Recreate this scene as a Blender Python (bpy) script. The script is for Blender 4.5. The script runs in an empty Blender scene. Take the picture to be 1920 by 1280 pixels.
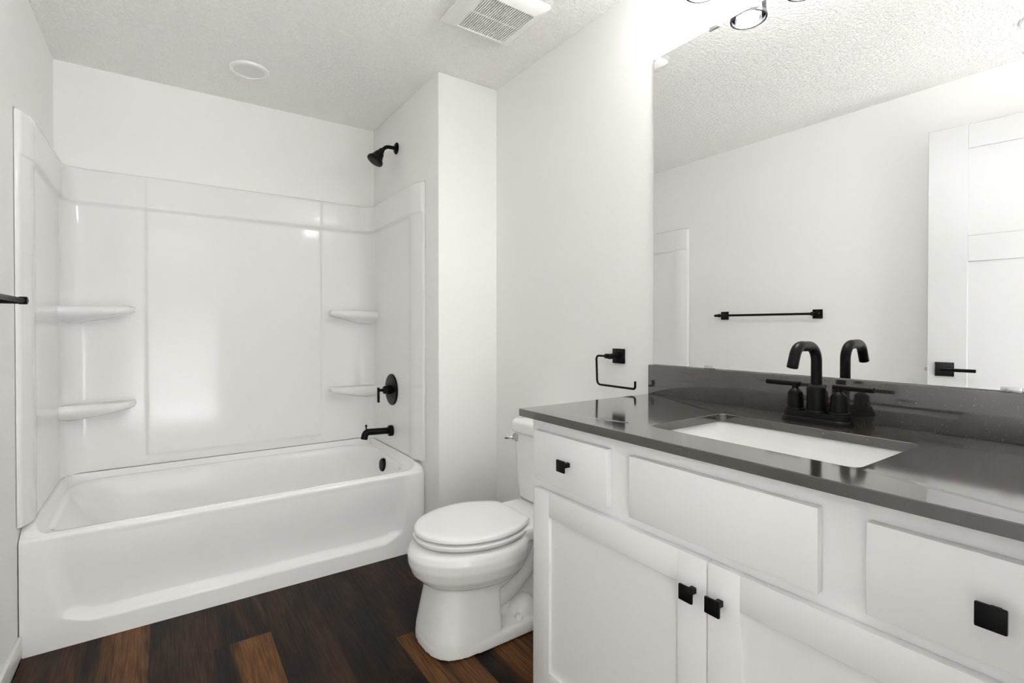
import bpy, bmesh, math, random
from mathutils import Vector, Matrix
from math import pi, sin, cos, radians

S = bpy.context.scene
COL = S.collection
random.seed(7)

# ------------------------------------------------------------------ room numbers (metres)
W = 1.861        # x of the mirror wall
H = 2.394        # ceiling
AX = 1.524       # x of the tub alcove's end wall
AY = -0.918      # y of the wing wall's front face
FY = -3.182      # inner face of the doorway wall
DX0, DX1 = 0.035, 0.90   # doorway
CAM = (0.4207, -3.1428, 1.1487)

# ------------------------------------------------------------------ camera
cd = bpy.data.cameras.new('camera')
cam = bpy.data.objects.new('camera', cd)
COL.objects.link(cam)
cam.location = CAM
cam.rotation_euler = (pi/2 - 0.0081, 0, -0.6056)
cd.sensor_width = 36.0
cd.lens = 940.98/1920*36.0
cd.shift_y = -19.743/1920
cd.clip_start = 0.01
S.camera = cam

# ------------------------------------------------------------------ world, exposure, lamps
wd = bpy.data.worlds.new('world'); S.world = wd
wd.use_nodes = True
wd.node_tree.nodes['Background'].inputs[0].default_value = (0.9, 0.93, 1, 1)
wd.node_tree.nodes['Background'].inputs[1].default_value = 0.0
S.view_settings.view_transform = 'Standard'
S.view_settings.look = 'None'
S.view_settings.gamma = 1.0
S.view_settings.use_curve_mapping = False
S.view_settings.exposure = 1.42
S.cycles.max_bounces = 16
S.cycles.diffuse_bounces = 10
S.cycles.glossy_bounces = 8
S.cycles.transmission_bounces = 8
S.cycles.transparent_max_bounces = 16
S.cycles.caustics_reflective = True
S.cycles.blur_glossy = 0.3
S.cycles.caustics_refractive = False
S.cycles.sample_clamp_indirect = 4.0
S.cycles.use_denoising = True

BULB_STRENGTH = 74.0
HALL_FILL_W = 112.0
LAMP_Y = [-2.24, -2.415, -2.59, -2.765]
LAMP_X = 1.734
# unseen area lamp added as fill, hidden over the door header, facing the hallway
ld = bpy.data.lights.new('hall_fill_light', 'AREA')
ld.shape = 'RECTANGLE'; ld.size = 1.2; ld.size_y = 0.10; ld.energy = HALL_FILL_W; ld.color = (0.94, 0.97, 1.0)
lo = bpy.data.objects.new('hall_fill_light', ld); COL.objects.link(lo)
lo.location = (0.85, -3.36, 2.28); lo.rotation_euler = (pi/2 - 0.80, 0, pi); ld.spread = radians(64)

# ------------------------------------------------------------------ materials
def mat(name, col, rough=0.5, metal=0.0, spec=0.5, coat=0.0, emit=None, estr=0.0):
    m = bpy.data.materials.new(name); m.use_nodes = True
    b = m.node_tree.nodes['Principled BSDF']
    b.inputs['Base Color'].default_value = (*col, 1)
    b.inputs['Roughness'].default_value = rough
    b.inputs['Metallic'].default_value = metal
    b.inputs['Specular IOR Level'].default_value = spec
    b.inputs['Coat Weight'].default_value = coat
    b.inputs['Coat Roughness'].default_value = 0.04
    if emit:
        b.inputs['Emission Color'].default_value = (*emit, 1)
        b.inputs['Emission Strength'].default_value = estr
    return m

def nodes(m):
    return m.node_tree.nodes, m.node_tree.links, m.node_tree.nodes['Principled BSDF']

def add_bump(m, scale, dist, detail=3.0, strength=1.0, rough_noise=0.6, kind='noise'):
    N, L, b = nodes(m)
    tc = N.new('ShaderNodeTexCoord')
    n = N.new('ShaderNodeTexNoise')
    n.inputs['Scale'].default_value = scale
    n.inputs['Detail'].default_value = detail
    n.inputs['Roughness'].default_value = rough_noise
    L.new(tc.outputs['Object'], n.inputs['Vector'])
    bp = N.new('ShaderNodeBump')
    bp.inputs['Strength'].default_value = strength
    bp.inputs['Distance'].default_value = dist
    src = n.outputs['Fac']
    if kind == 'knock':
        r = N.new('ShaderNodeMapRange'); r.interpolation_type = 'SMOOTHSTEP'
        r.inputs['From Min'].default_value = 0.43; r.inputs['From Max'].default_value = 0.60
        L.new(src, r.inputs['Value']); src = r.outputs['Result']
    L.new(src, bp.inputs['Height'])
    L.new(bp.outputs['Normal'], b.inputs['Normal'])
    return m

WALLC = (0.85, 0.842, 0.833)
M = {}
M['wall'] = add_bump(mat('wall_paint', WALLC, 0.6, spec=0.3), 160, 0.0004, 2)
M['ceiling'] = add_bump(mat('ceiling_texture_paint', (0.93, 0.915, 0.90), 0.75, spec=0.2), 75, 0.0032, 3, 0.9, 0.55, 'knock')
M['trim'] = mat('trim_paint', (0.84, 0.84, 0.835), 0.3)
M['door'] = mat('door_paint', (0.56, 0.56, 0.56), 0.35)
M['acrylic'] = mat('white_acrylic', (0.81, 0.81, 0.805), 0.10, spec=0.28)
M['tub'] = mat('white_tub_acrylic', (0.87, 0.87, 0.865), 0.12, spec=0.35)
M['porcelain'] = mat('white_porcelain', (0.82, 0.82, 0.81), 0.06, spec=0.55)
M['seat'] = mat('white_seat_plastic', (0.83, 0.83, 0.825), 0.14)
M['cabinet'] = mat('cabinet_paint', (0.78, 0.778, 0.778), 0.36)
M['black'] = mat('matte_black_metal', (0.004, 0.004, 0.004), 0.34, spec=0.14)
M['blackplate'] = mat('black_metal_plate', (0.008, 0.009, 0.009), 0.22, spec=0.35)
M['chrome'] = mat('chrome', (0.62, 0.62, 0.62), 0.10, metal=1)
M['mirror'] = mat('mirror_silver', (0.925, 0.935, 0.93), 0.0, metal=1)
M['glassedge'] = mat('mirror_edge_glass', (0.55, 0.60, 0.57), 0.1)
M['ivory'] = mat('fan_plastic', (0.82, 0.815, 0.79), 0.4)
M['dark'] = mat('grille_gap_shade', (0.05, 0.043, 0.034), 0.8)  # dark colour stands in for the shade between the fan slats
M['lens'] = mat('frosted_lens', (0.72, 0.745, 0.73), 0.35)
M['ring'] = mat('dark_shade_ring', (0.035, 0.037, 0.042), 0.25, metal=0.3)
M['bulb'] = mat('lit_bulb', (.9, .9, .9), 0.4, emit=(1.0, 0.988, 0.97), estr=BULB_STRENGTH)
M['reflector'] = add_bump(mat('pale_reflector', (0.64, 0.63, 0.61), 0.95, spec=0.1), 400, 0.002, 2)  # pale tone for the unseen floor that bounces the fill light
M['hall'] = mat('hall_wall_paint', (0.50, 0.49, 0.475), 0.7, spec=0.2)  # grey picked so the unseen hall walls reflect less in the surround
M['caulk'] = mat('seam_shadow_caulk', (0.6, 0.59, 0.57), 0.5)

def glass_mat():
    m = bpy.data.materials.new('clear_shade_glass'); m.use_nodes = True
    N, L = m.node_tree.nodes, m.node_tree.links
    N.clear()
    o = N.new('ShaderNodeOutputMaterial'); t = N.new('ShaderNodeBsdfTransparent')
    g = N.new('ShaderNodeBsdfGlossy'); g.inputs['Roughness'].default_value = 0.03
    t.inputs['Color'].default_value = (0.96, 0.97, 0.97, 1)
    f = N.new('ShaderNodeFresnel'); f.inputs['IOR'].default_value = 1.45
    mx = N.new('ShaderNodeMixShader')
    L.new(f.outputs[0], mx.inputs[0]); L.new(t.outputs[0], mx.inputs[1]); L.new(g.outputs[0], mx.inputs[2])
    L.new(mx.outputs[0], o.inputs[0])
    return m
M['glass'] = glass_mat()

def quartz():
    m = mat('dark_grey_quartz', (0.055, 0.05, 0.047), 0.10, spec=1.0, coat=0.8)
    N, L, b = nodes(m)
    b.inputs['Coat IOR'].default_value = 1.5; b.inputs['Coat Roughness'].default_value = 0.09
    tc = N.new('ShaderNodeTexCoord')
    v = N.new('ShaderNodeTexNoise'); v.inputs['Scale'].default_value = 420; v.inputs['Detail'].default_value = 2
    r = N.new('ShaderNodeValToRGB')
    r.color_ramp.elements[0].position = 0.30; r.color_ramp.elements[0].color = (0.026, 0.0215, 0.0185, 1)
    r.color_ramp.elements[1].position = 0.78; r.color_ramp.elements[1].color = (0.050, 0.042, 0.036, 1)
    L.new(tc.outputs['Object'], v.inputs['Vector']); L.new(v.outputs['Fac'], r.inputs[0])
    w = N.new('ShaderNodeTexVoronoi'); w.inputs['Scale'].default_value = 130
    lt = N.new('ShaderNodeMath'); lt.operation = 'LESS_THAN'; lt.inputs[1].default_value = 0.13
    L.new(tc.outputs['Object'], w.inputs['Vector']); L.new(w.outputs['Distance'], lt.inputs[0])
    mx = N.new('ShaderNodeMixRGB'); mx.inputs[2].default_value = (0.13, 0.118, 0.105, 1)
    L.new(lt.outputs[0], mx.inputs[0]); L.new(r.outputs[0], mx.inputs[1])
    L.new(mx.outputs[0], b.inputs['Base Color'])
    return m
M['quartz'] = quartz()

def plank_mat():
    m = mat('dark_wood_plank', (0.05, 0.03, 0.02), 0.42, spec=0.14)
    N, L, b = nodes(m)
    tc = N.new('ShaderNodeTexCoord')
    at = N.new('ShaderNodeAttribute'); at.attribute_name = 'plank'
    sp = N.new('ShaderNodeSeparateColor'); L.new(at.outputs['Color'], sp.inputs[0])
    off = N.new('ShaderNodeVectorMath'); off.operation = 'MULTIPLY_ADD'
    cmb = N.new('ShaderNodeCombineXYZ')
    for k in range(3): L.new(sp.outputs[1], cmb.inputs[k])
    off.inputs[1].default_value = (37, 53, 11)
    L.new(cmb.outputs[0], off.inputs[0]); L.new(tc.outputs['Object'], off.inputs[2])
    def noise(sx, sy, detail, dist=0.0):
        mp = N.new('ShaderNodeVectorMath'); mp.operation = 'MULTIPLY'; mp.inputs[1].default_value = (sx, sy, 1)
        L.new(off.outputs[0], mp.inputs[0])
        n = N.new('ShaderNodeTexNoise'); n.inputs['Scale'].default_value = 1; n.inputs['Detail'].default_value = detail
        n.inputs['Distortion'].default_value = dist
        L.new(mp.outputs[0], n.inputs['Vector']); return n.outputs['Fac']
    def rng(v, a, c, lo=0.0, hi=1.0):
        r = N.new('ShaderNodeMapRange'); r.interpolation_type = 'SMOOTHSTEP'
        for k, x in (('From Min', a), ('From Max', c), ('To Min', lo), ('To Max', hi)): r.inputs[k].default_value = x
        L.new(v, r.inputs['Value']); return r.outputs['Result']
    def math_(op, a, c):
        x = N.new('ShaderNodeMath'); x.operation = op
        for k, v in ((0, a), (1, c)):
            if isinstance(v, float): x.inputs[k].default_value = v
            else: L.new(v, x.inputs[k])
        return x.outputs[0]
    def mix(f, a, c):
        x = N.new('ShaderNodeMixRGB')
        for k, v in ((0, f), (1, a), (2, c)):
            if isinstance(v, tuple): x.inputs[k].default_value = (*v, 1)
            elif isinstance(v, float): x.inputs[k].default_value = v
            else: L.new(v, x.inputs[k])
        return x.outputs[0]
    patch = rng(noise(11, 2.0, 3, 0.6), 0.40, 0.58)          # where the warm heartwood shows
    patch2 = rng(noise(9, 3.0, 4, 0.4), 0.42, 0.72)
    fine = noise(190, 7, 5, 0.3)
    rings = rng(noise(38, 3.4, 4, 2.2), 0.44, 0.56)
    # warm share: tone on the plank, a dark stained stripe where the third channel asks for it
    across = math_('ADD', sp.outputs[2], math_('MULTIPLY', math_('SUBTRACT', noise(14, 2.2, 3, 0.4), 0.5), 0.45))
    cut = math_('SUBTRACT', across, at.outputs['Alpha'])
    cut = math_('MAXIMUM', rng(cut, -0.10, 0.14), math_('LESS_THAN', at.outputs['Alpha'], 0.02))
    warm = math_('MULTIPLY', sp.outputs[0], rng(math_('ADD', noise(9, 1.6, 3, 0.5), math_('MULTIPLY', sp.outputs[0], 0.10)), 0.42, 0.56))
    warm = math_('MULTIPLY', warm, cut)
    dark = mix(patch2, (0.0090, 0.0055, 0.0040), (0.030, 0.0165, 0.0090))
    dark = mix(math_('MULTIPLY', rng(fine, 0.35, 0.75), 0.5), dark, (0.005, 0.0033, 0.0026))
    orange = mix(rng(fine, 0.3, 0.7), (0.170, 0.072, 0.024), (0.085, 0.034, 0.011))
    orange = mix(math_('MULTIPLY', rings, 0.4), orange, (0.045, 0.019, 0.007))
    c = mix(warm, dark, orange)
    L.new(c, b.inputs['Base Color'])
    L.new(rng(fine, 0.2, 0.8, 0.36, 0.52), b.inputs['Roughness'])
    bp = N.new('ShaderNodeBump'); bp.inputs['Distance'].default_value = 0.0006; bp.inputs['Strength'].default_value = 0.5
    L.new(fine, bp.inputs['Height']); L.new(bp.outputs[0], b.inputs['Normal'])
    return m
M['plank'] = plank_mat()

# ------------------------------------------------------------------ mesh helpers
class MB:
    def __init__(s): s.bm = bmesh.new()
    def box(s, x0, x1, y0, y1, z0, z1, bev=0.0, seg=2):
        r = bmesh.ops.create_cube(s.bm, size=1.0)
        vs = r['verts']
        for v in vs:
            v.co = Vector((x0 + (v.co.x+.5)*(x1-x0), y0 + (v.co.y+.5)*(y1-y0), z0 + (v.co.z+.5)*(z1-z0)))
        if bev > 0:
            es = list({e for v in vs for e in v.link_edges})
            bmesh.ops.bevel(s.bm, geom=es, offset=bev, segments=seg, profile=0.5, affect='EDGES', clamp_overlap=True)
        return s
    def loft(s, rings, cap0=True, cap1=True, closed=True):
        R = [[s.bm.verts.new(p) for p in r] for r in rings]
        n = len(R[0])
        for a, b in zip(R, R[1:]):
            for i in range(n if closed else n-1):
                j = (i+1) % n
                try: s.bm.faces.new((a[i], a[j], b[j], b[i]))
                except ValueError: pass
        if cap0: s.bm.faces.new(R[0][::-1])
        if cap1: s.bm.faces.new(R[-1])
        return s
    def lathe(s, o, axis, prof, n=32, cap0=True, cap1=True):
        """prof = [(radius, distance along axis)]"""
        o = Vector(o); a = Vector(axis).normalized()
        t = a.orthogonal().normalized(); b = a.cross(t)
        return s.loft([[o + a*d + (t*cos(2*pi*i/n) + b*sin(2*pi*i/n))*max(r, 1e-5) for i in range(n)] for r, d in prof], cap0, cap1)
    def tube(s, pts, r, n=16, ry=None):
        pts = [Vector(p) for p in pts]
        rs = r if isinstance(r, (list, tuple)) else [r]*len(pts)
        rings = []; t0 = (pts[1]-pts[0]).normalized(); u = t0.orthogonal().normalized()
        for i, p in enumerate(pts):
            t = (pts[min(i+1, len(pts)-1)] - pts[max(i-1, 0)]).normalized()
            u = (u - t*u.dot(t)).normalized(); w = t.cross(u)
            rings.append([p + (u*cos(2*pi*k/n) + w*sin(2*pi*k/n))*rs[i] for k in range(n)])
        return s.loft(rings)
    def build(s, name, m, parent=None, smooth=40, recalc=True, mods=None):
        if recalc: bmesh.ops.recalc_face_normals(s.bm, faces=s.bm.faces[:])
        me = bpy.data.meshes.new(name); s.bm.to_mesh(me); s.bm.free()
        me.materials.append(m)
        if smooth:
            for p in me.polygons: p.use_smooth = True
            me.set_sharp_from_angle(angle=radians(smooth))
        o = bpy.data.objects.new(name, me); COL.objects.link(o)
        if parent is not None:
            o.parent = parent
            # parts are modelled in room coordinates; an Empty parent only needs its own offset taken out
            o.matrix_parent_inverse = Matrix.Translation(-parent.location) if parent.type == 'EMPTY' else Matrix()
        return o

def bend(pts, rad, n=8):
    """polyline with rounded corners"""
    P = [Vector(p) for p in pts]; out = [P[0]]
    rad = rad if isinstance(rad, (list, tuple)) else [rad]*(len(P)-2)
    for i in range(1, len(P)-1):
        a = (P[i-1]-P[i]).normalized(); b = (P[i+1]-P[i]).normalized()
        ang = a.angle(b); d = rad[i-1]/math.tan(ang/2)
        c = P[i] + (a+b).normalized()*(rad[i-1]/sin(ang/2))
        s0 = P[i]+a*d-c; s1 = P[i]+b*d-c
        th = s0.angle(s1)
        for k in range(n+1):
            f = k/n
            out.append(c + (s0*sin((1-f)*th) + s1*sin(f*th))/sin(th))
    out.append(P[-1]); return out

def rr(x0, x1, y0, y1, rs, z, nc=8, ne=8):
    """rounded rectangle ring, counter-clockwise from the x0,y0 corner; z number or f(x,y)"""
    if not isinstance(rs, (list, tuple)): rs = [rs]*4
    cs = [(x0, y0, rs[0], pi), (x1, y0, rs[1], 1.5*pi), (x1, y1, rs[2], 0), (x0, y1, rs[3], .5*pi)]
    sg = [(1, 1), (-1, 1), (-1, -1), (1, -1)]
    out = []
    arcs = []
    for (cx, cy, r, a0), (sx, sy) in zip(cs, sg):
        arcs.append([(cx+sx*r + r*cos(a0+pi/2*k/nc), cy+sy*r + r*sin(a0+pi/2*k/nc)) for k in range(nc+1)])
    for i in range(4):
        out += arcs[i]
        a, b = arcs[i][-1], arcs[(i+1) % 4][0]
        out += [(a[0]+(b[0]-a[0])*k/ne, a[1]+(b[1]-a[1])*k/ne) for k in range(1, ne)]
    f = z if callable(z) else (lambda x, y: z)
    return [Vector((x, y, f(x, y))) for x, y in out]

def sstep(a, b, x):
    t = min(1.0, max(0.0, (x-a)/(b-a))); return t*t*(3-2*t)

def thing(name, label, cat, loc, group=None):
    o = bpy.data.objects.new(name, None); COL.objects.link(o)
    o.location = loc; o.empty_display_size = 0.05
    return tag(o, label, cat, group)

def tag(o, label, cat, group=None):
    o['label'] = label; o['category'] = cat
    if group: o['group'] = group
    return o

def struct(o, label=None, cat=None):
    o['kind'] = 'structure'
    if label: o['label'] = label
    if cat: o['category'] = cat
    return o

# ================================================================== SETTING
# floor: planks run away from the doorway wall; each plank a quad carrying tone / seed
def build_floor():
    bm = bmesh.new()
    cols = []
    w = 0.1865; x = 0.372 - 3*w; row = -3
    fixed = {0: [(-0.6, .55), ], }
    spec = {   # row : list of (y joint positions descending), tones per plank from the back wall
        -2: ([-1.9, -3.1], [.1, .8, .1]),
        -1: ([-1.75, -2.95], [.30, .15, .7]),
        0: ([-0.3, -1.52, -2.74], [.1, .92, .2, .1]),
        1: ([-1.60, -2.8], [.12, .7, .2]),
        2: ([-1.075, -2.295], [.28, 1.0, .1]),
        3: ([-0.42, -1.64, -2.86], [.6, .08, .3, .1]),
        4: ([-0.70, -1.92], [.6, .04, .4]),
        5: ([-1.38, -2.6], [.10, .85, .2]),
        6: ([-1.065, -2.285], [.16, .85, .2]),
        7: ([-1.25, -2.5], [.3, .5, .2]),
        8: ([-0.9, -2.1], [.2, .3, .5]),
    }
    g = 0.0009
    stripes = {(3-1, 1): .33, (1-1, 1): .22, (5, 1): .0, (6, 1): .35}
    for row in range(-3, 9):
        xa = 0.372 + (row-1)*w; xb = xa + w
        js, tn = spec.get(row, ([-1.2, -2.4], [.2, .5, .1]))
        ys = [0.1] + js + [js[-1]-1.22, js[-1]-2.44]
        tn = tn + [.1, .5, .2]
        for i in range(len(ys)-1):
            ya, yb = max(ys[i+1], -6.60), ys[i]
            if yb <= ya: continue
            xa_, xb_ = max(xa, -0.15), min(xb, 2.0)
            if xb_ <= xa_: continue
            vs = [bm.verts.new(p) for p in ((xa_+g, ya+g, 0), (xb_-g, ya+g, 0), (xb_-g, yb-g, 0), (xa_+g, yb-g, 0))]
            sd = random.random(); st = stripes.get((row, i), 0.0)
            bm.faces.new(vs); cols.append([(tn[i], sd, uu, st) for uu in (0, 1, 1, 0)])
    # slab below
    n = len(cols)
    vs = [bm.verts.new(p) for p in ((-.15, -6.60, -.0015), (2.0, -6.60, -.0015), (2.0, .1, -.0015), (-.15, .1, -.0015))]
    bm.faces.new(vs); cols.append([(0, .5, 0, 0)]*4)
    vs2 = [bm.verts.new(Vector(v.co)+Vector((0, 0, -.06))) for v in vs]
    bm.faces.new(vs2[::-1]); cols.append([(0, .5, 0, 0)]*4)
    for i in range(4):
        j = (i+1) % 4
        bm.faces.new((vs[j], vs[i], vs2[i], vs2[j])); cols.append([(0, .5, 0, 0)]*4)
    me = bpy.data.meshes.new('floor'); bm.to_mesh(me); bm.free()
    a = me.attributes.new('plank', 'FLOAT_COLOR', 'CORNER')
    k = 0
    for p, c in zip(me.polygons, cols):
        for q, _ in enumerate(p.loop_indices):
            a.data[k].color = c[q]; k += 1
    me.materials.append(M['plank'])
    o = bpy.data.objects.new('floor', me); COL.objects.link(o)
    return struct(o, 'dark brown wood plank floor', 'floor')
build_floor()

T = 0.10
m = MB(); m.box(-T, W+T, -6.60, T, H, H+T); struct(m.build('ceiling', M['ceiling'], smooth=0), 'white textured ceiling', 'ceiling')
m = MB(); m.box(-T, 0, FY, T, 0, H); struct(m.build('wall_left', M['wall'], smooth=0))
m = MB(); m.box(0, AX, 0, T, 0, H); struct(m.build('wall_back', M['wall'], smooth=0))
m = MB(); m.box(W, W+T, -6.60, AY, 0, H); struct(m.build('wall_right', M['wall'], smooth=0))
m = MB(); m.box(AX, W+T, AY, T, 0, H, 0.004, 2); struct(m.build('wall_wing', M['wall'], smooth=30))
m = MB()
m.box(-T, DX0, FY-.115, FY, 0, H); m.box(DX1, W, FY-.115, FY, 0, H); m.box(DX0, DX1, FY-.115, FY, 2.15, H)
struct(m.build('wall_front', M['wall'], smooth=0))
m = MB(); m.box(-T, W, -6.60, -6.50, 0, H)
m.box(-T, 0, -6.50, FY-.115, 0, H); struct(m.build('wall_hall', M['hall'], smooth=0))  # unseen hallway, added and made deep to feed fill light through the doorway

def baseboard(name, x0, x1, y0, y1, ax):
    m = MB(); m.box(x0, x1, y0, y1, 0, 0.085, 0.003, 2)
    # shoe cap
    m.box(x0+(0 if ax != 'x+' else 0), x1, y0, y1, 0.0, 0.02, 0.002, 1)
    return struct(m.build(name, M['trim'], smooth=40))
baseboard('baseboard_left', 0, 0.013, -3.05, -0.770, 'y')
baseboard('baseboard_wing', AX+.004, W-.013, AY-.013, AY, 'x')
baseboard('baseboard_right', W-.013, W, -1.972, AY, 'y')
m = MB(); m.box(-.0005, W, -6.50, FY-.118, 0.0005, .008); struct(m.build('floor_hall', M['reflector'], smooth=0), 'unseen added pale hallway carpet', 'floor')  # out of view, added to bounce hall light up to the bathroom ceiling
# door casing round the opening, room side
m = MB(); m.box(DX1+.006, DX1+.075, FY, FY+.016, 0, 2.225, .002); m.box(DX0-.02, DX1+.075, FY, FY+.016, 2.155, 2.225, .002)
m.box(DX1-.018, DX1, FY-.115, FY, 0, 2.15); m.box(DX0, DX0+.018, FY-.115, FY, 0, 2.15); m.box(DX0, DX1, FY-.115, FY, 2.135, 2.15)
struct(m.build('trim_1', M['trim'], smooth=40))

# ------------------------------------------------------------------ door, swung open beside the left wall
def build_door():
    th, wd_, hh = 0.035, 0.855, 2.10
    m = MB()
    # local: X = along door from free edge (0) to hinge (wd_), Y = thickness, Z
    st = 0.148
    pans = [(st, wd_-st, 1.571, 1.985), (st, wd_-st, 0.25, 1.448)]
    m.box(0, wd_, -th/2+.007, th/2-.007, 0, hh)
    for s in (-1, 1):
        ya, yb = (th/2-.007, th/2) if s > 0 else (-th/2, -th/2+.007)
        m.box(0, st, ya, yb, 0, hh, .0015, 1); m.box(wd_-st, wd_, ya, yb, 0, hh, .0015, 1)
        for z0, z1 in ((0, .25), (1.448, 1.571), (1.985, hh)):
            m.box(st-.0005, wd_-st+.0005, ya, yb, z0, z1, .0015, 1)
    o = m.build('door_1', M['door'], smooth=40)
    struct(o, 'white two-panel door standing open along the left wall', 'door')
    # handle (both faces share a spindle; room face is local +Y)
    z = 0.942-0.012; xx = 0.066
    hd = MB()
    hd.box(xx-.036, xx+.036, th/2, th/2+.008, z-.034, z+.034, .0015)
    hd.lathe((xx, th/2+.008, z), (0, 1, 0), [(.013, 0), (.012, .01), (.0095, .012), (.0095, .045)], 24)
    hd = hd.build('door_handle', M['blackplate'], o)
    hd['label'] = 'black square rose with lever'
    lv = MB(); lv.box(xx-.012, xx+.118, th/2+.046, th/2+.060, z-.008, z+.008, .003); lv.build('lever', M['black'], hd)
    lt = MB(); lt.box(-.012, 0.004, -.008, .008, z-.012, z+.012, .002); lt = lt.build('latch', M['chrome'], o); lt['label'] = 'small steel latch bolt'
    # place
    e = Vector((0.142, -2.262, 0.012)); d = Vector((-0.139, -0.990, 0)).normalized()
    n = Vector((-d.y, d.x, 0))      # left normal of d
    if n.x < 0: pass
    nx = Vector((0, 0, 1)).cross(d)
    mtx = Matrix(((d.x, nx.x, 0, e.x), (d.y, nx.y, 0, e.y), (0, 0, 1, e.z), (0, 0, 0, 1)))
    o.matrix_world = mtx
    return o
build_door()

# ================================================================== BATHTUB
def build_tub():
    root = thing('bathtub', 'white alcove bathtub with recessed apron filling the far end', 'bathtub', (0.762, -0.38, 0))
    x0, x1, yf, yb = 0.003, AX-.003, -0.757, -0.004
    rim = 0.409
    up = lambda x, y: rim + 0.047*sstep(-0.752, -0.715, y)
    dk = lambda x, y: rim + 0.004 + 0.016*sstep(-0.70, -0.05, y)
    r1 = 0.03
    rings = []
    # hidden outside down to the floor
    rings.append(rr(x0, x1, yf+.012, yb, .004, 0.33, 8, 14))
    rings.append(rr(x0, x1, yf+.012, yb, .004, lambda x, y: up(x, y)-.004, 8, 14))
    rings.append(rr(x0+.004, x1-.004, yf+.012, yb-.004, .008, up, 8, 14))
    rings.append(rr(x0+.038, x1-.038, yf+.014, yb-.038, .02, up, 8, 14))
    rings.append(rr(x0+.043, x1-.043, yf+.015, yb-.045, .03, lambda x, y: (up(x, y)+dk(x, y))/2, 8, 14))
    rings.append(rr(x0+.052, x1-.056, yf+.016, yb-.056, .04, dk, 8, 14))
    op = [(.000, 0.0), (.006, -.0015), (.012, -.006), (.017, -.014), (.022, -.030)]
    ox0, ox1, oy0, oy1 = 0.066, 1.466, -0.725, -0.072
    RC = [.05, .13, .20, .14]
    for i, (d, dz) in enumerate(op):
        rings.append(rr(ox0+d, ox1-d, oy0+d, oy1-d, [r for r in RC], (lambda x, y, dz=dz: dk(x, y)+dz), 8, 14))
    # walls to floor: sloped back-rest at the left end
    for f, z in ((.10, .36), (.25, .30), (.45, .23), (.65, .16), (.82, .10), (.93, .066), (1.0, .052)):
        lx = ox0+.022 + .33*f**1.25; rx = ox1-.022-.10*f**1.3
        rings.append(rr(lx, rx, oy0+.022+.075*f, oy1-.022-.075*f, [.05+.10*f, .13+.03*f, .20-.04*f, .14], z, 8, 14))
    rings.append(rr(.50, 1.30, -.55, -.24, .12, .046, 8, 14))
    m = MB(); m.loft(rings, cap0=False, cap1=True)
    bmesh.ops.recalc_face_normals(m.bm, faces=m.bm.faces[:])
    m.build('basin', M['tub'], root, smooth=50)
    # apron (front skirt) as a height field with a pressed panel
    a = MB()
    xs = [x0 + (x1-x0)*i/150 for i in range(151)]
    zs = [0.0] + [0.006*i for i in range(1, 40)] + [0.24+0.012*i for i in range(0, 13)]
    zs = sorted(set(round(z, 4) for z in zs if z <= 0.3925))
    def depth(x, z):
        xl = 0.128 - 0.045*(z-.082)/.22
        xr = 1.384 + 0.035*(z-.082)/.22
        cl, cr = sstep(xl-.02, xl+.035, x), 1 - sstep(xr-.035, xr+.02, x)
        # round the two lower corners
        zb = 0.088 + 0.03*(1-sstep(xl-.01, xl+.08, x)) + 0.03*sstep(xr-.08, xr+.01, x)
        c = sstep(zb-.016, zb+.016, z)
        f = 1 - sstep(.12, .40, z)
        return 0.034*cl*cr*c*(0.10+0.90*f)
    rows = []
    for z in zs:
        rows.append([a.bm.verts.new((x, yf + depth(x, z), z)) for x in xs])
    for k in range(1, 9):       # rolled top edge
        t = pi/2*k/8
        rows.append([a.bm.verts.new((x, yf+.0175*(1-cos(t)), .3925+.018*sin(t))) for x in xs])
    for r0, r1_ in zip(rows, rows[1:]):
        for i in range(len(xs)-1):
            a.bm.faces.new((r0[i], r0[i+1], r1_[i+1], r1_[i]))
    # back side so that it has thickness
    a.box(x0, x1, yf+.045, yf+.055, 0, .38)
    a.build('apron', M['tub'], root, smooth=60, recalc=False)
    # overflow and drain
    o = MB(); o.lathe((1.444, -.385, .365), (-1, 0, .10), [(.030, -.012), (.037, -.006), (.037, .012), (.033, .017), (.012, .0185)], 40)
    o = o.build('overflow_cover', M['black'], root); o['label'] = 'round black overflow cover'
    d = MB(); d.lathe((1.16, -.40, .048), (0, 0, 1), [(.035, -.004), (.035, .004), (.028, .006), (.02, .004)], 32)
    d = d.build('drain', M['black'], root); d['label'] = 'black tub drain'
build_tub()

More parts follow.
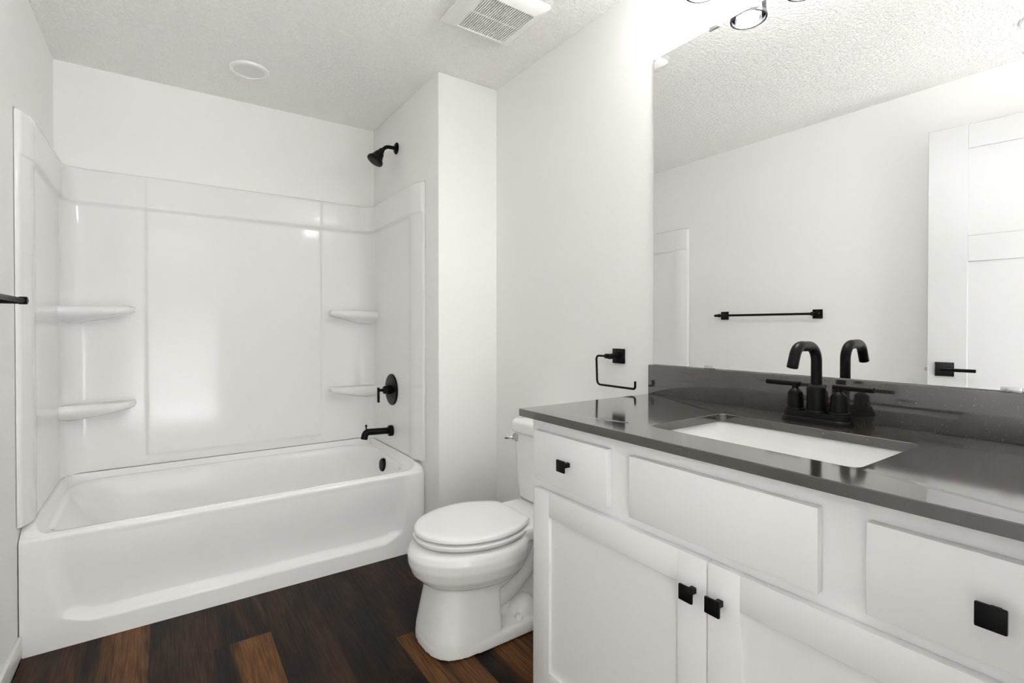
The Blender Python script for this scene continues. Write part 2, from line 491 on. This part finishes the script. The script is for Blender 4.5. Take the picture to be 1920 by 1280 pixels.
# ================================================================== SHOWER SURROUND
def build_surround():
    root = thing('shower_surround', 'glossy white moulded shower surround with four shelves above the tub', 'shower wall', (0.762, -0.02, 0.457))
    z0, z1 = 0.458, 1.902
    yF = -0.768            # front edges
    t = 0.030; rc = 0.085
    # plan path, offset inward by t; x=t side, y=-t back
    path = []              # (x, y, nx, ny, tag-coordinate)
    n1 = [yF, yF+.004, yF+.010, yF+.018, yF+.03, yF+.05, yF+.08, yF+.11, yF+.125, yF+.135, yF+.145, yF+.155, yF+.16]
    ys = n1 + [yF+.16 + (-t-rc-(yF+.16))*k/14 for k in range(1, 15)]
    for y in ys: path.append((t, y, 1, 0))
    for k in range(1, 12):
        a = pi/2*k/12
        path.append((t+rc-rc*cos(a), -t-rc+rc*sin(a), cos(a), -sin(a)))
    xa, xb = t+rc, AX-t-rc
    xs = [xa + (xb-xa)*k/60 for k in range(61)]
    for c in (0.350, 1.187): xs += [c+d for d in (-.014, -.010, -.006, -.003, 0, .003, .006, .010, .014)]
    for x in sorted(set(round(v, 4) for v in xs)): path.append((x, -t, 0, -1))
    for k in range(1, 12):
        a = pi/2*k/12
        path.append((AX-t-rc+rc*sin(a), -t-rc+rc*cos(a), -sin(a), -cos(a)))
    for y in reversed(ys): path.append((AX-t, y, -1, 0))
    zs = [z0, z0+.003, z0+.006, z0+.02]
    zs += [.49, .495, .50, .503, .506, .509, .512, .516, .522] + [.53+.05*k for k in range(24)]
    zs += [1.70, 1.715, 1.722, 1.726, 1.730, 1.734, 1.738, 1.742, 1.746, 1.752, 1.76, 1.78, 1.82, 1.86, 1.880, 1.888, 1.893, 1.897, 1.900, z1]
    zs = sorted(set(round(z, 4) for z in zs))
    def extra(x, y, z, side):
        e = 0.0
        front = 0.0
        if side: front = 1 - sstep(yF+.070, yF+.165, y)
        band = sstep(1.727, 1.748, z)
        e = 0.012*max(band, .5*front)
        if not side:
            pan = sstep(.338, .356, x)*(1-sstep(1.181, 1.199, x))*sstep(.492, .516, z)
            e += 0.007*pan
        # lip bead along the bottom of the band
        e += 0.004*sstep(1.722, 1.734, z)*(1-sstep(1.738, 1.756, z))*(1-front)
        # round over the front edge and the top edge
        if side:
            d = y - yF
            e -= 0.026*(1-sstep(-.02, .085, d))
            if d < .010: e -= .010*(1-math.sqrt(max(0, 1-((.010-d)/.010)**2)))
        e = max(e, -(t-.005))
        dz = z1 - z
        if dz < .016: e -= (t+.008)*(1-math.sqrt(max(0, 1-((.016-dz)/.016)**2)))
        return e
    m = MB()
    rows = []
    for z in zs:
        r = []
        for (x, y, nx, ny) in path:
            side = abs(nx) > .999
            e = extra(x, y, z, side)
            if not side and abs(nx) > 1e-6:   # corner cove: blend of both
                e = extra(.2, -t, z, False)
            r.append(m.bm.verts.new((x+nx*e, y+ny*e, z)))
        rows.append(r)
    for a, b in zip(rows, rows[1:]):
        for i in range(len(path)-1):
            m.bm.faces.new((a[i], a[i+1], b[i+1], b[i]))
    # back skin and closing strip along the bottom, front edges and top
    def outer(x, y, nx, ny):
        return (0.0015 if nx > .5 else AX-.0015 if nx < -.5 else x, -.0015 if abs(ny) > .5 else y)
    bl = []
    for row, zz in ((rows[0], z0), (rows[-1], z1)):
        q = [m.bm.verts.new((*((.0015, y) if abs(nx) > .999 and nx > 0 else (AX-.0015, y) if nx < -.999 else (min(max(x, .0015), AX-.0015) if abs(nx) < 1e-6 else (.0015 if nx > 0 else AX-.0015), -.0015)), zz)) for (x, y, nx, ny) in path]
        bl.append(q)
        for i in range(len(path)-1):
            try: m.bm.faces.new((row[i], row[i+1], q[i+1], q[i]))
            except ValueError: pass
    for e in (0, -1):
        wxx = .0015 if e == 0 else AX-.0015
        col = [bl[0][e]] + [m.bm.verts.new((wxx, yF, z)) for z in zs[1:-1]] + [bl[1][e]]
        for i in range(len(zs)-1):
            m.bm.faces.new((rows[i][e], rows[i+1][e], col[i+1], col[i]))
    m.build('wall_panel', M['acrylic'], root, smooth=35)

    def shelf(right, ztop):
        # plan: from the side panel to a rounded free end, 0.15 deep
        xi = AX-.02 if right else .02
        free = 1.228 if right else .304
        yb_, yf_ = -.026, -.158
        sgn = -1 if right else 1
        def ring(ins, z, dep=1.0, fin=None):
            out = []
            fin = ins if fin is None else fin
            xf = free - sgn*fin; yf2 = yb_ + (yf_-yb_)*dep + ins
            r = min(.062, abs(yb_-yf2)*.9)
            P = [(xi, yb_), (xi, yf2)]
            cx, cy = xf - sgn*r, yf2 + r
            for k in range(13):
                a = pi/2*k/12
                P.append((cx + sgn*r*sin(a), cy - r*cos(a)))
            P.append((xf, yb_))
            return [Vector((x, y, z)) for x, y in P]
        s = MB()
        rings = [ring(0, ztop-.080, .25, .21), ring(0, ztop-.071, .50, .165), ring(0, ztop-.059, .76, .115), ring(0, ztop-.046, .93, .062), ring(.004, ztop-.036, 1, .022),
                 ring(.001, ztop-.029, 1, .005), ring(.0, ztop-.021), ring(.0, ztop-.012),
                 ring(.003, ztop-.004), ring(.009, ztop), ring(.018, ztop-.0025), ring(.03, ztop-.004)]
        s.loft(rings)
        return s.build('shelf', M['acrylic'], root, smooth=50)
    shelf(False, 1.246); shelf(False, 0.792); shelf(True, 1.246); shelf(True, 0.792)
build_surround()

# ================================================================== TUB & SHOWER FITTINGS
def build_fittings():
    wx = AX - .0015
    t = thing('shower_fitting', 'black shower head on a bent arm high on the alcove end wall', 'shower head', (AX, -.385, 2.174))
    m = MB(); m.lathe((wx, -.385, 2.174), (-1, 0, 0), [(.033, 0), (.033, .004), (.028, .009), (.014, .013)], 36); m.build('flange', M['black'], t)
    m = MB(); m.tube(bend([(wx-.005, -.385, 2.174), (1.462, -.385, 2.172), (1.424, -.385, 2.134)], .035, 8), .0105, 16); m.build('arm', M['black'], t)
    d = Vector((-.53, 0, -.85)).normalized(); o = Vector((1.436, -.385, 2.147))
    m = MB(); m.lathe(o, d, [(.011, -.006), (.016, 0), (.017, .012), (.020, .018), (.0235, .022), (.029, .042), (.0385, .064), (.0445, .068), (.0465, .074), (.0455, .082), (.041, .085), (.02, .0845)], 40); m.build('head', M['black'], t)
    px = AX - .0335
    t = thing('shower_valve', 'round black shower valve trim with lever between shelf and spout', 'shower valve', (px, -.385, .790))
    m = MB(); m.lathe((px, -.385, .790), (-1, 0, 0), [(.089, -.002), (.089, .003), (.085, .007), (.05, .010), (.048, .0102)], 56); m.build('plate', M['black'], t)
    m = MB(); m.lathe((px-.009, -.385, .790), (-1, 0, 0), [(.026, 0), (.026, .02), (.0225, .021), (.0225, .036), (.020, .040), (.008, .042), (.008, .068)], 32); m.build('hub', M['black'], t)
    m = MB(); m.tube([(px-.078, -.385, .806), (px-.078, -.385, .722)], .0072, 16); m.build('lever', M['black'], t)
    t = thing('tub_spout', 'black tub spout with a pull knob just above the tub rim', 'tub spout', (px, -.385, .552))
    m = MB(); m.lathe((px, -.385, .555), (-1, 0, 0), [(.031, -.002), (.031, .015), (.028, .019), (.016, .02)], 36); m.build('flange', M['black'], t)
    m = MB(); m.tube(bend([(px-.01, -.385, .556), (1.338, -.385, .562), (1.330, -.385, .524)], .022, 8), [.0185]*2+[.0188]*9+[.0195], 24); m.build('spout', M['black'], t)
    m = MB(); m.lathe((1.342, -.385, .575), (0, 0, 1), [(.004, 0), (.004, .016), (.006, .017), (.006, .026), (.004, .028)], 16); m.build('diverter_knob', M['black'], t)
build_fittings()

# ================================================================== TOILET
def build_toilet():
    yt = -1.492
    root = thing('toilet', 'white two-piece toilet with closed lid between vanity and wing wall', 'toilet', (W-.40, yt, 0))
    P = lambda u, v, z: Vector((W-u, yt+v, z))
    def sup(uf, ub, uc, hw, z, nf=2.0, nb=2.6, n=56):
        out = []
        for i in range(n):
            a = 2*pi*i/n; c, s = cos(a), sin(a)
            e = nf if c >= 0 else nb
            du = (uf-uc) if c >= 0 else (uc-ub)
            out.append(P(uc + math.copysign(abs(c)**(2/e), c)*du, math.copysign(abs(s)**(2/e), s)*hw, z))
        return out
    b = MB()
    # bowl
    b.loft([sup(.60, .34, .45, .08, .205), sup(.652, .32, .46, .128, .216), sup(.688, .31, .47, .160, .236), sup(.716, .295, .47, .182, .266), sup(.730, .285, .47, .193, .302),
            sup(.732, .28, .47, .195, .332), sup(.724, .28, .47, .191, .352), sup(.712, .28, .47, .183, .363), sup(.696, .285, .47, .172, .368)])
    # pedestal, flat sided
    def ped(uf, ub, hw, z): return sup(uf, ub, .52, hw, z, 3.0, 12.0, 84)
    b.loft([ped(.690, .43, .147, .004), ped(.687, .43, .145, .05), ped(.675, .43, .137, .11), ped(.660, .43, .128, .18), ped(.648, .43, .122, .25)])
    # foot
    b.loft([sup(.690, .09, .45, .150, 0.004, 3.2, 5), sup(.690, .09, .45, .150, .034, 3.2, 5), sup(.686, .095, .45, .145, .046, 3.2, 5), sup(.676, .10, .45, .135, .050, 3.2, 5)])
    # rear column, trapway bulges, deck
    b.loft([sup(.50, .10, .30, .055, .03, 3, 4), sup(.50, .08, .30, .055, .20, 3, 4), sup(.48, .06, .28, .085, .345, 3, 4)])
    for s in (-1, 1):
        for pth, rad, vv, rds in (([(.50, 0, .205), (.41, 0, .222), (.325, 0, .285), (.285, 0, .375)], .040, .088, [.10, .10]),
                                  ([(.47, 0, .115), (.37, 0, .140), (.27, 0, .215), (.215, 0, .33)], .046, .052, [.10, .12])):
            b.tube([P(p.x, s*vv, p.z) for p in bend(pth, rds, 8)], rad, 24)
        b.lathe(P(.30, s*.070, .045), (0, 0, 1), [(.062, -.03), (.062, .0), (.058, .022), (.048, .042), (.030, .058), (.01, .065)], 28)
    b.loft([sup(.40, .02, .24, .13, .335, 4, 5), sup(.41, .01, .24, .148, .350, 4, 5), sup(.41, .008, .24, .152, .378, 4, 5), sup(.405, .012, .24, .148, .392, 4, 5), sup(.395, .02, .24, .138, .396, 4, 5)])
    o = b.build('bowl', M['porcelain'], root, smooth=180)
    rm = o.modifiers.new('fuse', 'REMESH'); rm.mode = 'VOXEL'; rm.voxel_size = .004; rm.use_smooth_shade = True
    sm = o.modifiers.new('soften', 'SMOOTH'); sm.factor = .5; sm.iterations = 5
    # seat and lid
    def outl(ins, z, uf=.706, hw=.184, ub=.292, hb=.112, uc=.475):
        pts = []
        n = 28
        for i in range(n+1):
            a = -pi/2 + pi*i/n
            pts.append((uc + (uf-uc-ins)*cos(a), (hw-ins)*sin(a)))
        m_ = 12
        side = []
        for k in range(1, m_+1):
            f = k/m_
            u = uc + (ub+ins-uc)*f
            v = (hw-ins) + (hb-hw)*(f**2.1)
            side.append((u, v))
        ring = pts + side + [(ub+ins*.6, -0+hb*.5-ins*.5), (ub+ins*.6, 0), (ub+ins*.6, -hb*.5+ins*.5)] + [(u, -v) for u, v in reversed(side)]
        return [P(u, v, z) for u, v in ring]
    s = MB(); s.loft([outl(.034, .366), outl(.026, .3768), outl(.001, .3785), outl(-.003, .383), outl(-.003, .391), outl(.001, .3942), outl(.028, .3952)]); s.build('seat', M['seat'], root, smooth=50)
    l = MB(); l.loft([outl(.034, .394), outl(.028, .4022), outl(.004, .4030), outl(.0, .406), outl(.0, .414), outl(.003, .4195), outl(.010, .4225), outl(.03, .424), outl(.08, .425)]); l.build('lid', M['seat'], root, smooth=50)
    for sv in (-1, 1):
        h = MB(); h.lathe(P(.282, sv*.07-.02, .401), (0, 1, 0), [(.007, 0), (.009, .003), (.009, .037), (.007, .04)], 20)
        h.build('hinge', M['seat'], root)
    bp = MB(); bp.box(W-.702, W-.690, yt-.012, yt+.012, .380, .386, .002)
    bp.build('bumper', M['seat'], root)
    # tank
    def tr(uf, ub, hw, z, r): return [Vector((W-a, yt+b_, z)) for a, b_ in [(p.x, p.y) for p in rr(ub, uf, -hw, hw, [.015, r, r, .015], z, 6, 4)]]
    k = MB(); k.loft([tr(.148, .04, .140, .400, .03), tr(.160, .03, .156, .404, .035), tr(.165, .027, .163, .415, .04), tr(.170, .024, .173, .52, .042), tr(.176, .020, .186, .69, .045), tr(.170, .026, .18, .694, .04)]); k.build('tank', M['porcelain'], root, smooth=50)
    k = MB(); k.loft([tr(.178, .020, .187, .688, .045), tr(.184, .014, .193, .692, .047), tr(.186, .012, .196, .700, .048), tr(.186, .012, .196, .728, .048), tr(.182, .015, .192, .740, .045), tr(.172, .024, .182, .745, .04), tr(.12, .05, .12, .7455, .03)]); k.build('tank_lid', M['porcelain'], root, smooth=50)
    v = MB(); v.box(W-.186, W-.172, yt+.128, yt+.158, .650, .682, .004); v.lathe(P(.184, .146, .668), (-1, 0, 0), [(.011, 0), (.010, .012), (.006, .014)], 20)
    v.tube(bend([P(.194, .146, .668), P(.206, .150, .668), P(.214, .170, .666)], .007, 5), [.0065]*7+[.008], 14)
    v = v.build('flush_lever', M['chrome'], root); v['label'] = 'chrome flush lever'
    for sv in (-1, 1):
        c = MB(); c.lathe(P(.345, sv*.115, .046), (0, 0, 1), [(.017, 0), (.0165, .010), (.012, .018), (.004, .022)], 24); c.build('bolt_cap', M['porcelain'], root)
build_toilet()

# ================================================================== VANITY
VX = 1.302            # face frame
VD = 1.283            # front of doors and drawers
def build_vanity():
    root = thing('vanity_cabinet', 'white vanity cabinet with shaker doors and black square knobs under the counter', 'cabinet', (1.58, -2.56, 0))
    ya, yb = -3.143, -1.978
    b = MB()
    b.box(VX+.06, W-.004, ya+.02, yb-.002, 0.0, .115)                      # toe kick
    b.box(VX+.019, W-.003, yb-.016, yb, .105, .888, .001, 1)                # left side
    b.box(VX+.019, W-.003, ya, ya+.016, .105, .888, .001, 1)
    b.box(VX+.019, W-.003, ya+.016, yb-.016, .105, .121)                    # bottom
    # face frame
    b.box(VX, VX+.019, yb-.048, yb, .105, .888, .001, 1); b.box(VX, VX+.019, ya, ya+.048, .105, .888, .001, 1)
    b.box(VX, VX+.019, ya+.048, yb-.048, .838, .888); b.box(VX, VX+.019, ya+.048, yb-.048, .680, .735); b.box(VX, VX+.019, ya+.048, yb-.048, .105, .15)
    for yc in (-2.327, -2.7945): b.box(VX, VX+.019, yc-.05, yc+.05, .735, .838)
    b.box(VX+.019, VX+.025, ya+.02, yb-.02, .12, .88)
    b.build('carcass', M['cabinet'], root)
    f = MB(); f.box(VX, W-.003, FY+.002, ya, .105, .888, .001, 1); f.build('filler_strip', M['cabinet'], root)
    def knob(parent, y, z):
        k = MB()
        k.box(1.2535, 1.2595, y-.0155, y+.0155, z-.0155, z+.0155, .0018)
        k.box(1.2585, VD+.001, y-.006, y+.006, z-.006, z+.006, .001, 1)
        k.build('knob', M['black'], parent)
    def slab(name, y0, y1, z0, z1):
        s = MB(); s.box(VD, VX-.0005, y0, y1, z0, z1, .0012, 2); return s.build(name, M['cabinet'], root)
    d = slab('drawer', -2.292, -2.009, .718, .857); knob(d, -2.155, .790)
    d['label'] = 'drawer nearest the toilet'
    d = slab('false_front', -2.761, -2.362, .718, .857); d['label'] = 'wide blank panel below the sink'
    d = slab('drawer', -3.112, -2.829, .718, .857); knob(d, -2.9725, .790)
    d['label'] = 'drawer nearest the viewer'
    def door(y0, y1, z0, z1, ky, lab):
        s = MB(); w = .0665; xx = VX-.0005
        s.box(VD, xx, y0, y0+w, z0, z1, .0012); s.box(VD, xx, y1-w, y1, z0, z1, .0012)
        s.box(VD, xx, y0+w-.001, y1-w+.001, z1-w, z1, .0012); s.box(VD, xx, y0+w-.001, y1-w+.001, z0, z0+w, .0012)
        s.box(VD+.009, xx-.001, y0+w-.006, y1-w+.006, z0+w-.006, z1-w+.006)
        o = s.build('door', M['cabinet'], root); o['label'] = lab
        knob(o, ky, .627)
    door(-2.5595, -2.008, .133, .694, -2.532, 'shaker door nearest the toilet')
    door(-3.112, -2.5628, .133, .694, -2.590, 'shaker door nearest the viewer')
build_vanity()

CT0, CT1 = .889, .910
HX0, HX1, HY0, HY1 = 1.381, 1.683, -2.780, -2.334
def build_counter():
    x0, x1, y0, y1 = 1.273, W-.001, FY+.002, -1.946
    R = lambda d, z: rr(x0+d, x1-d, y0+d, y1-d, .003, z, 4, 8)
    I = lambda d, z: rr(HX0-d, HX1+d, HY0-d, HY1+d, .018+d, z, 4, 8)
    m = MB()
    m.loft([I(0, CT0), R(0, CT0), R(0, CT1-.0015), R(.0015, CT1), I(.0012, CT1), I(0, CT1-.0012), I(0, CT0)], False, False)
    bmesh.ops.remove_doubles(m.bm, verts=m.bm.verts[:], dist=1e-5)
    tag(m.build('vanity_countertop', M['quartz'], smooth=40), 'dark grey quartz countertop with rectangular sink cutout on the vanity', 'countertop')
    b = MB(); b.box(1.841, W-.001, y0, y1, CT1, 1.0135, .0012, 2); tag(b.build('backsplash', M['quartz']), 'low dark grey quartz backsplash strip along the wall under the mirror', 'backsplash')
build_counter()

def build_sink():
    root = thing('undermount_sink', 'white rectangular undermount sink below the countertop cutout', 'sink', (1.53, -2.557, .74))
    I = lambda d, z, r=.03: rr(HX0-d, HX1+d, HY0-d, HY1+d, r, z, 6, 8)
    m = MB()
    m.loft([I(.02, CT0-.014), I(.02, CT0-.0005), I(.008, CT0-.0005), I(.006, CT0-.003), I(.004, .85), I(-.002, .80), I(-.010, .765), I(-.022, .750), I(-.045, .743), I(-.12, .739, .02)], False, True)
    m.loft([I(.02, CT0-.014), I(.012, .85), I(.006, .78), I(-.01, .735), I(-.04, .729), I(-.12, .727, .02)], False, True)
    bmesh.ops.remove_doubles(m.bm, verts=m.bm.verts[:], dist=1e-5)
    m.build('bowl', M['porcelain'], root, smooth=60)
    d = MB(); d.lathe((1.54, -2.557, .739), (0, 0, 1), [(.03, -.002), (.03, .003), (.024, .005), (.018, .003)], 32)
    d = d.build('drain', M['black'], root); d['label'] = 'black sink drain'
build_sink()

def build_faucet():
    fx, fy, z = 1.772, -2.540, CT1
    root = thing('bathroom_faucet', 'matte black two-handle faucet with hooked spout behind the sink', 'faucet', (fx, fy, z))
    b = MB()
    def st(hl, hw, zz): return rr(fx-hw, fx+hw, fy-hl, fy+hl, hw*.999, zz, 10, 4)
    b.loft([st(.083, .031, z), st(.083, .031, z+.004), st(.080, .028, z+.009), st(.077, .0255, z+.011), st(.077, .0255, z+.022), st(.0755, .024, z+.0245)])
    b.build('base', M['black'], root)
    s = MB()
    s.lathe((fx, fy, z+.022), (0, 0, 1), [(.0245, 0), (.0245, .004), (.0235, .006), (.0215, .007), (.0215, .062), (.020, .066), (.0125, .072)], 36)
    top = 1.112
    s.tube(bend([(fx, fy, z+.09), (fx, fy, top-.012), (1.672, fy, top-.010), (1.651, fy, 1.052)], [.040, .034], 12), .0125, 24)
    s.build('spout', M['black'], root)
    for sg, yy in ((1, fy+.0515), (-1, fy-.0515)):
        h = MB()
        h.lathe((fx, yy, z+.022), (0, 0, 1), [(.0235, 0), (.0235, .006), (.0225, .008), (.0195, .009), (.0175, .046), (.0165, .049), (.009, .057), (.0075, .058), (.0075, .072)], 32)
        o = h.build('handle', M['black'], root)
        l = MB()
        e = Vector((fx, yy, z+.091))
        dirv = Vector((-.012, sg, 0)).normalized()
        l.tube([e - dirv*.013, e - dirv*.0125, e + dirv*.074, e + dirv*.0745], [.0055, .0068, .0068, .0055], 20)
        l.build('lever', M['black'], o)
build_faucet()

# ================================================================== MIRROR
def build_mirror():
    root = thing('wall_mirror', 'large frameless wall mirror above the backsplash held by clips', 'mirror', (W, -2.56, 1.0155))
    y0, y1, z0, z1 = -3.165, -1.958, 1.0155, 2.097
    m = MB(); m.box(W-.0068, W-.0008, y0, y1, z0, z1); m.build('edge', M['glassedge'], root, smooth=0)
    g = MB(); g.box(W-.0072, W-.0067, y0+.0015, y1-.0015, z0+.0015, z1-.0015); g.build('glass', M['mirror'], root, smooth=0)
    for y in (-2.183, -2.880):
        c = MB(); c.box(W-.0115, W-.0005, y-.017, y+.017, z0-.0015, z0+.009, .0012); c.build('clip', M['chrome'], root)
    for y in (-2.197, -2.90):
        c = MB(); c.box(W-.0115, W-.0005, y-.017, y+.017, z1-.009, z1+.0035, .0012); c.build('clip', M['chrome'], root)
    c = MB(); c.box(W-.0095, W-.0005, y1-.012, y1+.002, z1-.007, z1+.002, .001); c = c.build('corner_clip', M['glassedge'], root); c['label'] = 'small clear corner clip'
build_mirror()

# ================================================================== VANITY LIGHT
def build_light():
    root = thing('vanity_light', 'four-lamp vanity light with clear glass shades over the mirror', 'wall light', (W, -2.5025, 2.30))
    b = MB(); b.box(W-.028, W-.001, -2.79, -2.215, 2.272, 2.338, .004); b.build('backplate', M['black'], root)
    zr = 2.138
    for y in LAMP_Y:
        a = MB(); a.tube(bend([(W-.02, y, 2.312), (LAMP_X, y, 2.312), (LAMP_X, y, 2.268)], .025, 6), .007, 14)
        a.lathe((LAMP_X, y, 2.226), (0, 0, 1), [(.019, 0), (.021, .003), (.021, .036), (.015, .044), (.007, .046)], 28)
        a.build('arm', M['black'], root)
        n = 48
        g = MB()
        def ring(r, z): return [Vector((LAMP_X+r*cos(2*pi*k/n), y+r*sin(2*pi*k/n), z)) for k in range(n)]
        g.loft([ring(.0525, zr+.004), ring(.051, 2.20), ring(.049, 2.242), ring(.042, 2.254), ring(.024, 2.258)], False, False)
        sh = g.build('shade', M['glass'], root, smooth=60); sh['label'] = 'clear glass cylinder shade'
        k_ = MB(); k_.loft([ring(.0545, zr), ring(.0555, zr+.004), ring(.0545, zr+.009), ring(.0495, zr+.009), ring(.0490, zr+.004), ring(.0495, zr), ring(.0545, zr)], False, False)
        bmesh.ops.remove_doubles(k_.bm, verts=k_.bm.verts[:], dist=1e-6)
        k_.build('shade_ring', M['ring'], sh)
        u = MB(); u.lathe((LAMP_X, y, 2.226), (0, 0, -1), [(.012, -.005), (.013, .006), (.019, .016), (.0245, .028), (.026, .040), (.0235, .053), (.016, .063), (.006, .067)], 28)
        u = u.build('bulb', M['bulb'], root, smooth=60); u['label'] = 'lit bulb'
build_light()

# ================================================================== WALL HARDWARE
def build_hardware():
    x = W - .0005
    t = thing('toilet_paper_holder', 'black open-arm toilet paper holder on the wall above the toilet tank', 'toilet paper holder', (W, -1.791, 1.037))
    m = MB(); m.box(x-.011, x, -1.820, -1.763, 1.009, 1.065, .0015); m.build('plate', M['black'], t)
    m = MB(); m.lathe((x-.009, -1.791, 1.037), (-1, 0, 0), [(.0105, 0), (.0105, .048), (.009, .052)], 24)
    m.lathe((x-.051, -1.797, 1.037), (0, 1, 0), [(.008, 0), (.0095, .002), (.0095, .030), (.008, .033), (.005, .034)], 24); m.build('post', M['black'], t)
    xa = x-.051
    m = MB(); m.tube(bend([(xa, -1.79, 1.037), (xa, -1.717, 1.037), (xa, -1.722, .925), (xa, -1.914, .925), (xa, -1.914, .953)], [.014, .018, .010], 8), .0042, 14); m.build('arm', M['black'], t)
    t = thing('towel_bar', 'black towel bar with square mounts on the left wall beside the tub', 'towel bar', (0, -1.375, 1.228))
    for y in (-1.066, -1.684):
        p = MB(); p.box(.0005, .010, y-.028, y+.028, 1.200, 1.256, .0015); p = p.build('mount', M['black'], t)
        q = MB(); q.lathe((.008, y, 1.228), (1, 0, 0), [(.0105, 0), (.0105, .054), (.0118, .055), (.0118, .072), (.010, .074)], 24); q.build('post', M['black'], p)
    m = MB(); m.tube([(.070, -1.722, 1.228), (.070, -1.719, 1.228), (.070, -1.705, 1.228), (.070, -1.703, 1.228), (.070, -1.047, 1.228), (.070, -1.045, 1.228), (.070, -1.031, 1.228), (.070, -1.028, 1.228)], [.007, .009, .009, .0075, .0075, .009, .009, .007], 20); m.build('bar', M['black'], t)
build_hardware()

# ================================================================== CEILING FIXTURES
def build_ceiling_things():
    cx, cy = 1.502, -1.462
    t = thing('exhaust_fan', 'square white bathroom exhaust fan with slatted grille on the ceiling', 'exhaust fan', (cx, cy, H))
    q = lambda h, z, r: rr(cx-h, cx+h, cy-h, cy+h, r, z, 5, 3)
    m = MB(); m.loft([q(.160, H-.001, .010), q(.161, H-.010, .011), q(.1575, H-.0155, .012), q(.140, H-.027, .012), q(.119, H-.034, .008), q(.111, H-.0355, .004), q(.109, H-.034, .003), q(.109, H-.006, .003)], False, False)
    m.build('cover', M['ivory'], t, smooth=35)
    g = MB()
    ns = 23; h = .109; sp = 2*h/ns
    for i in range(ns):
        x = cx-h+sp*(i+.5)
        g.box(x-sp*.25, x+sp*.25, cy-h, cy+h, H-.033, H-.0285)
    g.box(cx-h, cx+h, cy-.003, cy+.003, H-.0325, H-.0285)
    g.build('grille', M['ivory'], t, smooth=0)
    d = MB(); d.box(cx-h-.002, cx+h+.002, cy-h-.002, cy+h+.002, H-.010, H-.004); d = d.build('housing', M['dark'], t, smooth=0); d['label'] = 'dark plate painting the shade inside the fan'
    def downlight(x, y, r, lab):
        t = thing('recessed_light', lab, 'ceiling light', (x, y, H), 'round ceiling lights')
        m = MB(); m.lathe((x, y, H), (0, 0, -1), [(r, .0005), (r, .006), (r-.004, .011), (r-.016, .013), (r-.022, .011), (r-.024, .007)], 56, False, False); m.build('trim_ring', M['trim'], t)
        m = MB(); m.lathe((x, y, H), (0, 0, -1), [(r-.023, .004), (r-.023, .0085), (r*.4, .010)], 48); m.build('lens', M['lens'], t)
    downlight(.764, -.412, .090, 'round white recessed ceiling light above the tub, switched off')
    downlight(.385, -2.700, .075, 'round white ceiling light near the door, seen in the mirror edge')
build_ceiling_things()
bpy.context.view_layer.update()
